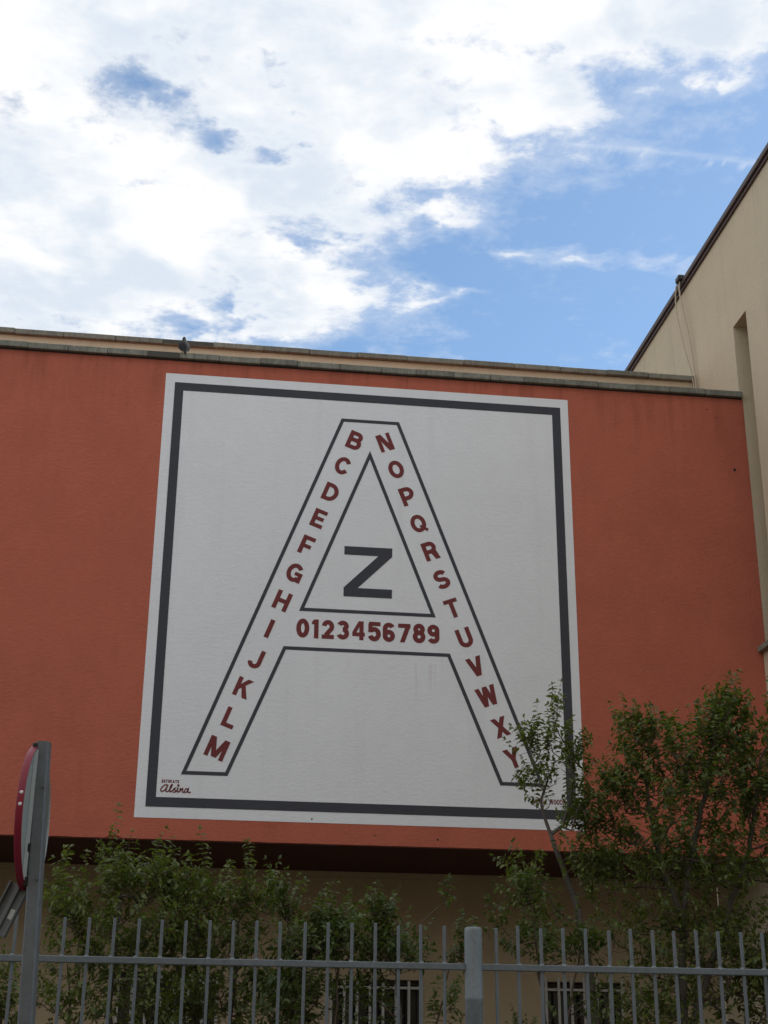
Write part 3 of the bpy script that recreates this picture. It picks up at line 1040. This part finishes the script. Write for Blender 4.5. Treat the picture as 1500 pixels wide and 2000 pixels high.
for k in range(len(PPX) - 1):
    x0, x1 = PPX[k] + .038, PPX[k + 1] - .038
    mb = MB(); mb.bevel_box(x0, x1, FY - .0145, FY + .0145, 2.094, 2.124, .003)
    part('rail', mb, 'fence', fe, recalc=True)
    mb = MB(); mb.bevel_box(x0, x1, FY - .0145, FY + .0145, 1.05, 1.08, .003)
    part('rail', mb, 'fence', fe, recalc=True)
pr = .0425
prof = [(.951, pr), (1.955, pr), (1.958, pr + .0012), (1.972, pr + .0015), (1.976, pr), (2.268, pr), (2.283, pr * .985), (2.290, pr * .90), (2.2925, pr * .55), (2.293, .002)]
mb = MB(); mb.tube([(0, 0, z) for z, _ in prof], [r for _, r in prof], 28)
post_me = mb.mesh('post', (0, 0, 0), MAT['post'], True)
for x in PPX:
    shared('post', post_me, fe, (x, FY, 0))

# ------------------------------------------------------------------ traffic sign seen from behind
PX, PY = -.6165, -16.0
sg = thing('traffic_sign', 'round traffic sign seen nearly edge on, red rim and grey back on a galvanised pole', 'traffic sign', (PX, PY, .13))
lean = -.032                                   # sideways lean per metre of height
def pole_x(z):
    return PX + lean * (z - 2.35)
mb = MB()
def pole_ring(z, hw, hd, ca_):
    cxp = pole_x(z)
    return [(cxp - hw, PY - .05 - hd + .004, z), (cxp - hw + .004, PY - .05 - hd, z), (cxp + hw - .006, PY - .05 - hd, z), (cxp + hw, PY - .05 - hd + .006, z),
            (cxp + hw + .008, PY - .05 + hd, z), (cxp - hw + .008, PY - .05 + hd, z)]
za, zb2 = .13, 2.885
v0, v1 = pole_ring(za, .033, .030, 0), pole_ring(zb2, .0235, .022, 0)
mb.add(v0 + v1, [tuple(range(6))[::-1], tuple(range(6, 12))] + [(i, (i + 1) % 6, (i + 1) % 6 + 6, i + 6) for i in range(6)])
part('pole', mb, 'pole', sg, recalc=True)
# disc: axis b points out of its back; near edge-on to the viewer
DC = Vector((-.652, PY + .05, 2.588))
view = (Vector((0, -22, 1.6)) - DC).normalized()
flat = Vector((view.x, view.y, 0)).normalized()
side = Vector((-flat.y, flat.x, 0))           # to the viewer's right when looking at the sign
bax = (side * math.cos(R(11.0)) + flat * math.sin(R(11.0))).normalized()
e1 = Vector((0, 0, 1)); e2 = e1.cross(bax).normalized()
RD = .298
def dp(r, t, d):
    return tuple(DC + (e1 * math.sin(t) + e2 * math.cos(t)) * r + bax * d)
N = 64
ts = np.linspace(0, 2 * math.pi, N, endpoint=False)
mb = MB()                                     # grey back plate
mb.add([dp(RD - .004, t, .0) for t in ts], [tuple(range(N))])
disc_o = part('disc', mb, 'sign_back', sg)
mb = MB()                                     # red rim: outer flange, folded inner lip
prf = [(RD - .002, -.018), (RD, -.016), (RD, .009), (RD - .003, .011)]
for (r_, d_) in prf:
    mb.v += [dp(r_, t, d_) for t in ts]
for i in range(len(prf) - 1):
    for k in range(N):
        k2 = (k + 1) % N
        mb.f.append((i * N + k, i * N + k2, (i + 1) * N + k2, (i + 1) * N + k))
part('rim', mb, 'sign_red', disc_o, True)
mb = MB()                                     # unpainted inner side of the folded rim
for (r_, d_) in ((RD - .0032, .0111), (RD - .006, .009), (RD - .006, .001)):
    mb.v += [dp(r_, t, d_) for t in ts]
for i in range(2):
    for k in range(N):
        k2 = (k + 1) % N
        mb.f.append((i * N + k, i * N + k2, (i + 1) * N + k2, (i + 1) * N + k))
part('rim_lip', mb, 'sign_back', disc_o, True)
mb = MB()                                     # front face: red ring and white field
mb.add([dp(RD - .002, t, -.018) for t in ts] + [dp(RD * .74, t, -.018) for t in ts], [(k, (k + 1) % N, (k + 1) % N + N, k + N) for k in range(N)])
part('red_ring', mb, 'sign_red', disc_o)
mb = MB(); mb.add([dp(RD * .74, t, -.0178) for t in ts], [tuple(range(N))])
part('white_field', mb, 'sign_white', disc_o)
# two stiffening channels on the back, along the pole
for (c_, w_) in ((.055, .028), (-.10, .03)):
    mb = MB()
    hh = math.sqrt(RD ** 2 - c_ ** 2) - .02
    vs = []
    for zz in (-hh, hh):
        for (o_, d_) in ((-w_, .001), (-w_ * .7, .016), (w_ * .7, .016), (w_, .001)):
            vs.append(tuple(DC + e1 * zz + e2 * (c_ + o_) + bax * d_))
    mb.add(vs, [(0, 1, 5, 4), (1, 2, 6, 5), (2, 3, 7, 6), (0, 1, 2, 3), (4, 5, 6, 7)])
    part('stiffener', mb, 'sign_back', disc_o, recalc=True)
# rivets on the near edge of the rim
tn = math.atan2(0, 1)
for dzr in (.055, .008):
    tt = math.asin(dzr / RD)
    # near side of the rim is the one facing the viewer
    tt = tt if (Vector(dp(RD, 0, 0)) - DC).dot(flat) > 0 else math.pi - tt
    c_ = Vector(dp(RD + .001, tt, -.002)); n_ = (c_ - DC).normalized()
    mb = MB(); mb.tube([c_ - n_ * .001, c_ + n_ * .003], [.0075, .005], 10)
    part('rivet', mb, 'sign_white', disc_o)
# clamps that tie disc and pole
for zc in (2.865, 2.46, 2.33):
    mb = MB()
    pxz = pole_x(zc)
    mb.bevel_box(pxz - .040, pxz - .018, PY - .075, PY - .02, zc - .025, zc + .012, .004)
    part('clamp', mb, 'black', sg, recalc=True)
for zc in (2.70, 2.335):
    mb = MB()
    pxz = pole_x(zc)
    mb.tube([(pxz + .012, PY - .072, zc), (pxz + .012, PY - .080, zc)], .0065, 6)
    part('bolt', mb, 'pole', sg)
# a crooked supplementary plate under the disc, seen from behind
pa = Vector((-.676, PY + .0, 2.306)); dirL = Vector((-.070, -.01, -.173)).normalized()
wv = Vector((.92, -.20, -.37)).normalized(); wv = (wv - dirL * wv.dot(dirL)).normalized(); nv = dirL.cross(wv).normalized()
if nv.dot(Vector((0, -22, 1.6)) - pa) < 0:
    nv = -nv
def pp(l, w, d):
    return tuple(pa + dirL * l + wv * w + nv * d)
mb = MB()
L0, L1 = -.01, .195
HW = .043
for (w0, w1, d0, d1) in ((-HW, HW, -.004, 0), (-HW, -HW + .006, 0, .022), (HW - .006, HW, 0, .022)):
    vs = [pp(l, w, d) for l in (L0, L1) for (w, d) in ((w0, d0), (w1, d0), (w1, d1), (w0, d1))]
    mb.add(vs, [(0, 1, 2, 3), (4, 7, 6, 5), (0, 4, 5, 1), (1, 5, 6, 2), (2, 6, 7, 3), (3, 7, 4, 0)])
pl = part('plate', mb, 'plate', sg, recalc=True)
mb = MB()
vs = [pp(l, w, d) for l in (L0 + .01, L1 - .01) for (w, d) in ((-.016, .0005), (-.012, .012), (.004, .012), (.008, .0005))]
mb.add(vs, [(0, 1, 5, 4), (1, 2, 6, 5), (2, 3, 7, 6), (0, 1, 2, 3), (4, 5, 6, 7)])
part('channel', mb, 'plate', pl, recalc=True)
mb = MB(); mb.add([pp(l, w, .0012) for l, w in ((.085, .011), (.085, .034), (.125, .034), (.125, .011))], [(0, 1, 2, 3)])
part('sticker', mb, 'sticker', pl)

# ------------------------------------------------------------------ trees and shrubs
def leaf_template(nvar):
    """unit-length leaf along +X, normal +Z, drooping tip, folded on the midrib"""
    out = []
    for k in range(nvar):
        droop = .22 + .16 * k
        wd = .235 + .03 * (k % 2)
        mid = [(0, 0, 0), (.30, 0, .035), (.66, 0, .02 - droop * .30), (1.0, 0, -droop)]
        lf = [(.30, wd, .10), (.66, wd * .86, .06 - droop * .30)]
        rt = [(.30, -wd, .10), (.66, -wd * .86, .06 - droop * .30)]
        v = np.array(mid + lf + rt)
        f = [(0, 1, 4), (0, 6, 1), (1, 2, 5, 4), (1, 6, 7, 2), (2, 3, 5), (2, 7, 3)]
        out.append((v, f))
    return out
LEAF = leaf_template(3)
leaf_meshes = {}
def leaf_mesh(mat, k, tint):
    key = (mat, k, tint)
    if key not in leaf_meshes:
        v, f = LEAF[k]
        me = bpy.data.meshes.new('leaf')
        me.from_pydata([tuple(q) for q in v], [], f)
        me.materials.append(MAT[mat])
        at = me.attributes.new('tint', 'FLOAT', 'POINT')
        at.data.foreach_set('value', [tint] * len(v))
        leaf_meshes[key] = me
    return leaf_meshes[key]

def tree(name, label, cat, base, trunks, blobs, mat, leaf_len, seed, group=None, tip_r=.0022, shoot=(.12, .30), gap=.034, trunk_mat='bark', pw=.41, singles=250, bare=.05, up=.9, trunk_r=0.0):
    g_ = np.random.default_rng(seed)
    root = thing(name, label, cat, base, group)
    pos, par = [], []
    istrunk = []
    for tk in trunks:
        pts = [Vector(q) for q in tk]
        last = -1
        if pos:
            q = np.array(pos); last = int(np.argmin(((q - np.array(pts[0])) ** 2).sum(1)))
            if (np.array(pts[0]) - q[last]) @ (np.array(pts[0]) - q[last]) > .04:
                last = -1
        for i in range(len(pts) - 1):
            n = max(1, int((pts[i + 1] - pts[i]).length / .10))
            for k in range(n + (1 if i == len(pts) - 2 else 0)):
                p_ = pts[i].lerp(pts[i + 1], k / n)
                jit = g_.normal(0, .006, 3)
                pos.append(np.array(p_) + jit); par.append(last); istrunk.append(True)
                last = len(pos) - 1
    # attractors
    A = []
    for (x, y, z, rx, ry, rz, n) in blobs:
        for _ in range(n):
            d = g_.normal(0, 1, 3); d /= np.linalg.norm(d)
            rr = g_.random() ** (1 / 2.2)
            A.append(np.array((x, y, z)) + d * rr * np.array((rx, ry, rz)))
    b0 = np.array(base)
    P0 = np.array(pos)
    A.sort(key=lambda q: ((P0 - q) ** 2).sum(1).min())
    buf = np.zeros((len(pos) + len(A) * 14 + 10, 3)); buf[:len(pos)] = P0
    cnt = len(pos)
    tips = []
    for a in A:
        d = buf[:cnt] - a
        dist = np.sqrt((d ** 2).sum(1))
        cost = dist + .55 * np.maximum(0, d[:, 2] + .25 * dist)
        j = int(np.argmin(cost))
        s_ = buf[j].copy()
        L = np.linalg.norm(a - s_)
        n = min(12, max(1, int(L / .085)))
        ctrl = s_ + (a - s_) * .45 + np.array((0, 0, -.10 * L)) + g_.normal(0, .06 * L + .004, 3)
        last = j
        for k in range(1, n + 1):
            t = k / n
            q = (1 - t) ** 2 * s_ + 2 * t * (1 - t) * ctrl + t * t * a
            if k < n:
                q = q + g_.normal(0, .006, 3)
            buf[cnt] = q; par.append(last); istrunk.append(False); last = cnt; cnt += 1
        tips.append(last)
    pos = buf[:cnt]
    # pipe-model radii
    w = np.zeros(cnt)
    for t in tips:
        w[t] += 1
    for i in range(cnt - 1, -1, -1):
        if w[i] == 0:
            w[i] = .6
        if par[i] >= 0:
            w[par[i]] += w[i]
    rad = tip_r * np.maximum(w, 1) ** pw
    if trunk_r:
        hh = pos[:, 2]
        for i in range(cnt):
            if istrunk[i]:
                rad[i] = max(rad[i], trunk_r * (1.0 - .76 * min(1, max(0, (hh[i] - 2.4) / 1.9))))
    kids = {}
    for i in range(cnt):
        kids.setdefault(par[i], []).append(i)
    # chains -> tubes
    tr_mb, br_mb = MB(), MB()
    starts = list(kids.get(-1, []))
    while starts:
        i = starts.pop()
        ch = [] if par[i] < 0 else [par[i]]
        cur = i
        while True:
            ch.append(cur)
            ks = kids.get(cur, [])
            if not ks:
                break
            best = max(ks, key=lambda q: w[q])
            for q in ks:
                if q != best:
                    starts.append(q)
            cur = best
        if len(ch) > 1:
            rs = [rad[q] for q in ch]
            if par[i] >= 0:
                rs[0] = rs[1]
            big = rs[0] > .016
            (tr_mb if big else br_mb).tube([pos[q] for q in ch], rs, 8 if big else 4, False)
    tk_o = part('trunk', tr_mb, trunk_mat, root, True)
    # shoots and leaves
    LP, LX, LN, LS, LK = [], [], [], [], []
    cen = np.mean([b[:3] for b in blobs], axis=0)
    for t in tips:
        p = pos[t]
        if g_.random() < bare:
            continue
        out_ = p - cen; out_[2] *= .3
        nrm_ = np.linalg.norm(out_)
        out_ = out_ / nrm_ if nrm_ > 1e-6 else out_
        d = np.array((0, 0, up)) + out_ * .55 + g_.normal(0, .33, 3)
        d /= np.linalg.norm(d)
        L = g_.uniform(*shoot)
        if g_.random() < .10:
            L *= 1.55
            d = d * .5 + np.array((0, 0, 1.0)); d /= np.linalg.norm(d)
        n = max(3, int(L / gap))
        bend = g_.normal(0, .25, 3)
        az = g_.uniform(0, 6.28)
        prev = p
        path = [p]
        for k in range(1, n + 1):
            q = prev + (d + bend * k / n) * (L / n)
            path.append(q); prev = q
            az += g_.normal(0, .45)
            dd = (path[-1] - path[-2]); dd = dd / np.linalg.norm(dd)
            s1 = np.cross(dd, (0.31, .2, .93)); s1 /= np.linalg.norm(s1) + 1e-9
            s2 = np.cross(dd, s1)
            for sgn in (0, math.pi):
                if g_.random() < .12:
                    continue
                a_ = az + sgn
                x = s1 * math.cos(a_) + s2 * math.sin(a_)
                x = x * 1.0 + dd * g_.uniform(.05, .40) + np.array((0, 0, g_.normal(.04, .13)))
                x /= np.linalg.norm(x)
                up_ = np.array((0, 0, 1.0)) + g_.normal(0, .40, 3)
                LP.append(q); LX.append(x); LN.append(up_)
                LS.append(leaf_len * g_.uniform(.6, 1.12) * (1 - .25 * (k == n)))
                LK.append(int(g_.integers(0, 3)))
        # a tuft at the very tip
        for _ in range(2):
            x = d + g_.normal(0, .4, 3); x /= np.linalg.norm(x)
            LP.append(prev); LX.append(x); LN.append(np.array((0, -.3, 1.)) + g_.normal(0, .3, 3)); LS.append(leaf_len * g_.uniform(.5, .8)); LK.append(0)
        br_mb.tube(path, [tip_r * .8] + [tip_r * .55] * (len(path) - 1), 3, False)
    part('branches', br_mb, 'twig', root, True, kind='stuff')
    LP, LX, LN, LS, LK = map(np.array, (LP, LX, LN, LS, LK))
    LY = np.cross(LN, LX); LY /= np.linalg.norm(LY, axis=1)[:, None] + 1e-9
    LZ = np.cross(LX, LY)
    n = len(LP)
    tint = np.clip(g_.beta(1.4, 1.5, n), 0, .999)
    # the leaves that show largest: nearest the viewer and in view height
    order = np.argsort(LP[:, 1] + np.where((LP[:, 2] < 1.9), 50, 0))
    single = set(order[:singles].tolist())
    V, F, Tn = [], [], []
    o_ = 0
    tv = [np.array(q[0]) for q in LEAF]
    rest = [i for i in range(n) if i not in single]
    for i in rest:
        q = tv[LK[i]] * LS[i]
        V.append(LP[i] + q[:, :1] * LX[i] + q[:, 1:2] * LY[i] + q[:, 2:3] * LZ[i])
        F += [tuple(a + o_ for a in f) for f in LEAF[0][1]]
        Tn += [tint[i]] * 8
        o_ += 8
    V = np.concatenate(V) - np.array(base)
    me = bpy.data.meshes.new('leaves')
    me.from_pydata(V.tolist(), [], F)
    me.materials.append(MAT[mat])
    at = me.attributes.new('tint', 'FLOAT', 'POINT')
    at.data.foreach_set('value', Tn)
    o = bpy.data.objects.new('leaves', me)
    o.parent = root; o['kind'] = 'stuff'
    COL.objects.link(o)
    for i in single:
        me = leaf_mesh(mat, int(LK[i]), (.2, .4, .6)[int(tint[i] * 2.999)])
        o = bpy.data.objects.new('leaf', me)
        m4 = Matrix.Identity(4)
        for r_ in range(3):
            m4[r_][0], m4[r_][1], m4[r_][2] = LX[i][r_] * LS[i], LY[i][r_] * LS[i], LZ[i][r_] * LS[i]
            m4[r_][3] = LP[i][r_] - base[r_]
        o.parent = root
        o.matrix_local = m4
        COL.objects.link(o)
    print(name, 'leaves', n, 'nodes', cnt)
    return root

tree('slender_tree', 'slender young tree with pale grey trunk whose top leaves stand against the white mural', 'tree', (4.02, -8.0, .06),
     [[(4.02, -8, .06), (3.93, -8, 1.6), (3.80, -8, 2.92), (3.714, -8, 3.30), (3.60, -8, 3.62), (3.504, -8, 3.887), (3.40, -8, 4.22), (3.50, -8, 4.42)],
      [(3.504, -8, 3.887), (3.62, -8.02, 3.98), (3.72, -8.03, 4.25), (3.74, -8.03, 4.6)]],
     [(3.50, -8, 4.74, .24, .22, .28, 24), (3.42, -8, 4.35, .19, .22, .22, 24), (3.60, -8, 5.10, .08, .14, .14, 7), (3.78, -8.05, 4.55, .15, .2, .24, 28), (3.82, -8.1, 4.10, .22, .2, .28, 44),
      (3.30, -8, 4.75, .12, .14, .14, 14), (3.26, -8, 3.45, .22, .2, .2, 14), (3.40, -8, 3.05, .22, .2, .22, 22), (3.70, -8.15, 3.62, .18, .1, .2, 14), (3.95, -8, 3.55, .25, .2, .2, 19)],
     'leafA', .074, 11, up=1.0, singles=240, tip_r=.0024, trunk_r=.048)
tree('broad_tree', 'broad leafy tree with dark trunk in front of the red wall at the right edge', 'tree', (4.75, -8.0, .06),
     [[(4.75, -8.0, .06), (4.72, -8.0, 1.7), (4.80, -8.0, 3.1), (4.88, -8.0, 3.5), (5.05, -8.0, 4.1), (5.25, -8.0, 4.8)],
      [(4.80, -8.0, 3.1), (4.60, -8.0, 3.7), (4.50, -8.0, 4.5)],
      [(4.74, -8.0, 1.9), (5.15, -8.0, 2.9), (5.55, -8.0, 3.8), (5.75, -8.0, 4.7)]],
     [(5.36, -8.0, 5.13, .27, .3, .24, 69), (5.30, -8.0, 4.85, .40, .45, .26, 91), (4.52, -8.0, 4.88, .34, .35, .18, 66), (5.98, -8.0, 5.08, .26, .35, .28, 56),
      (4.95, -8.0, 4.42, .85, .6, .50, 248), (4.30, -8.1, 4.35, .28, .3, .26, 50), (4.95, -8.0, 3.65, .95, .65, .46, 280), (5.85, -8.0, 4.4, .5, .55, .6, 181),
      (4.9, -8.0, 2.9, .95, .6, .45, 198), (5.5, -8.0, 2.5, .7, .5, .5, 181), (4.6, -8.0, 2.2, .6, .5, .4, 99), (4.10, -8.0, 3.95, .3, .3, .3, 50), (4.05, -8.0, 3.45, .3, .3, .25, 32)],
     'leafA', .076, 12, singles=300, tip_r=.0026)
tree('leafy_shrub', 'tall shrub behind the fence beside the traffic sign pole, its top under the overhang', 'shrub', (-.45, -9.0, .06),
     [[(-.45, -9, .06), (-.55, -9, 1.2), (-.62, -9, 2.2), (-.60, -9, 3.0)], [(-.45, -9, .06), (-.25, -9, 1.3), (-.28, -9, 2.6)], [(-.45, -9, .06), (-.85, -9, 1.4), (-1.0, -9, 2.5)]],
     [(-.62, -9, 3.40, .14, .2, .05, 5), (-.28, -9, 3.32, .16, .2, .06, 6), (-1.12, -9, 3.14, .10, .2, .06, 5), (-.58, -9, 3.16, .26, .3, .15, 36), (-.32, -9, 3.10, .28, .3, .18, 39), (-.60, -9, 2.74, .60, .5, .40, 206), (-1.02, -9, 2.92, .2, .25, .16, 12), (-.80, -9, 2.2, .6, .45, .32, 89), (-.2, -9.1, 2.15, .4, .4, .3, 62)],
     'leafA', .070, 13, 'shrubs behind the fence', singles=260)
tree('leafy_shrub', 'dense shrub behind the fence left of its centre, hiding the leftmost barred window', 'shrub', (.22, -8.8, .06),
     [[(.22, -8.8, .06), (.18, -8.8, 1.2), (.10, -8.8, 2.2), (.08, -8.8, 3.0)], [(.22, -8.8, .06), (.40, -8.8, 1.4), (.44, -8.8, 2.9)]],
     [(.05, -8.8, 3.25, .16, .2, .06, 6), (.46, -8.8, 3.24, .10, .2, .06, 5), (.66, -8.8, 3.0, .10, .2, .14, 8), (.07, -8.8, 3.05, .27, .3, .15, 42), (.44, -8.8, 3.06, .14, .2, .14, 21), (.20, -8.8, 2.78, .42, .45, .34, 156), (.22, -8.8, 2.2, .48, .45, .34, 114)],
     'leafA', .070, 14, 'shrubs behind the fence', singles=220)
tree('leafy_shrub', 'low sparse shrub behind the fence, just left of the middle barred window', 'shrub', (1.10, -9.2, .06),
     [[(1.10, -9.2, .06), (1.05, -9.2, 1.3), (.92, -9.2, 2.2), (.84, -9.2, 2.9)], [(1.10, -9.2, .06), (1.25, -9.2, 1.4), (1.30, -9.2, 2.5)]],
     [(.83, -9.2, 2.98, .13, .2, .14, 26), (1.18, -9.2, 2.80, .26, .25, .10, 46), (1.10, -9.2, 2.62, .42, .4, .17, 122), (.88, -9.2, 2.2, .32, .4, .3, 152)],
     'leafB', .070, 15, 'shrubs behind the fence', singles=160)
tree('leafy_shrub', 'thin shrub with bare twigs in front of the middle barred window', 'shrub', (1.95, -9.0, .06),
     [[(1.95, -9, .06), (1.90, -9, 1.3), (1.84, -9, 2.3), (1.82, -9, 2.75)], [(1.84, -9, 2.45), (2.05, -9, 2.92), (2.27, -9, 3.10)], [(1.84, -9, 2.6), (1.78, -9, 2.95), (1.86, -9, 3.26)], [(1.9, -9, 1.5), (2.2, -9, 2.1), (2.34, -9, 2.7)]],
     [(1.72, -9, 2.88, .16, .2, .14, 32), (1.80, -9, 2.60, .34, .3, .18, 91), (2.36, -9, 2.62, .12, .15, .16, 17), (2.26, -9, 3.08, .03, .05, .02, 4), (1.62, -9, 2.2, .35, .3, .2, 32), (2.2, -9, 2.2, .2, .2, .2, 13)],
     'leafB', .072, 16, 'shrubs behind the fence', singles=160)
tree('leafy_shrub', 'thin dark shrub right of the round fence post, beside the slender tree trunk', 'shrub', (3.35, -8.6, .06),
     [[(3.35, -8.6, .06), (3.30, -8.6, 1.4), (3.22, -8.6, 2.4), (3.15, -8.6, 3.1)], [(3.3, -8.6, 1.6), (3.5, -8.6, 2.3), (3.62, -8.6, 2.8)]],
     [(3.12, -8.6, 3.15, .2, .2, .2, 22), (3.25, -8.6, 2.72, .28, .25, .2, 42), (3.62, -8.6, 2.72, .22, .2, .2, 29), (2.86, -8.6, 2.95, .08, .1, .06, 4), (3.6, -8.6, 2.2, .3, .2, .2, 16)],
     'leafB', .074, 17, 'shrubs behind the fence', singles=140)
tree('leafy_shrub', 'small bushy plant below the fence rail just right of the round post', 'shrub', (2.98, -8.9, .06),
     [[(2.98, -8.9, .06), (2.97, -8.9, 1.2), (2.96, -8.9, 1.9)]],
     [(2.96, -8.9, 2.0, .12, .15, .13, 60), (2.96, -8.9, 1.6, .2, .2, .3, 70)],
     'leafB', .035, 18, 'shrubs behind the fence', singles=60, shoot=(.05, .10), gap=.02)
tree('leafy_shrub', 'leafy shrub cut by the left edge, behind the traffic sign pole', 'shrub', (-1.55, -9.3, .06),
     [[(-1.55, -9.3, .06), (-1.5, -9.3, 1.2), (-1.48, -9.3, 2.2)]],
     [(-1.5, -9.3, 2.1, .22, .3, .3, 60), (-1.75, -9.3, 2.3, .3, .3, .4, 70)],
     'leafA', .064, 19, 'shrubs behind the fence', singles=60)
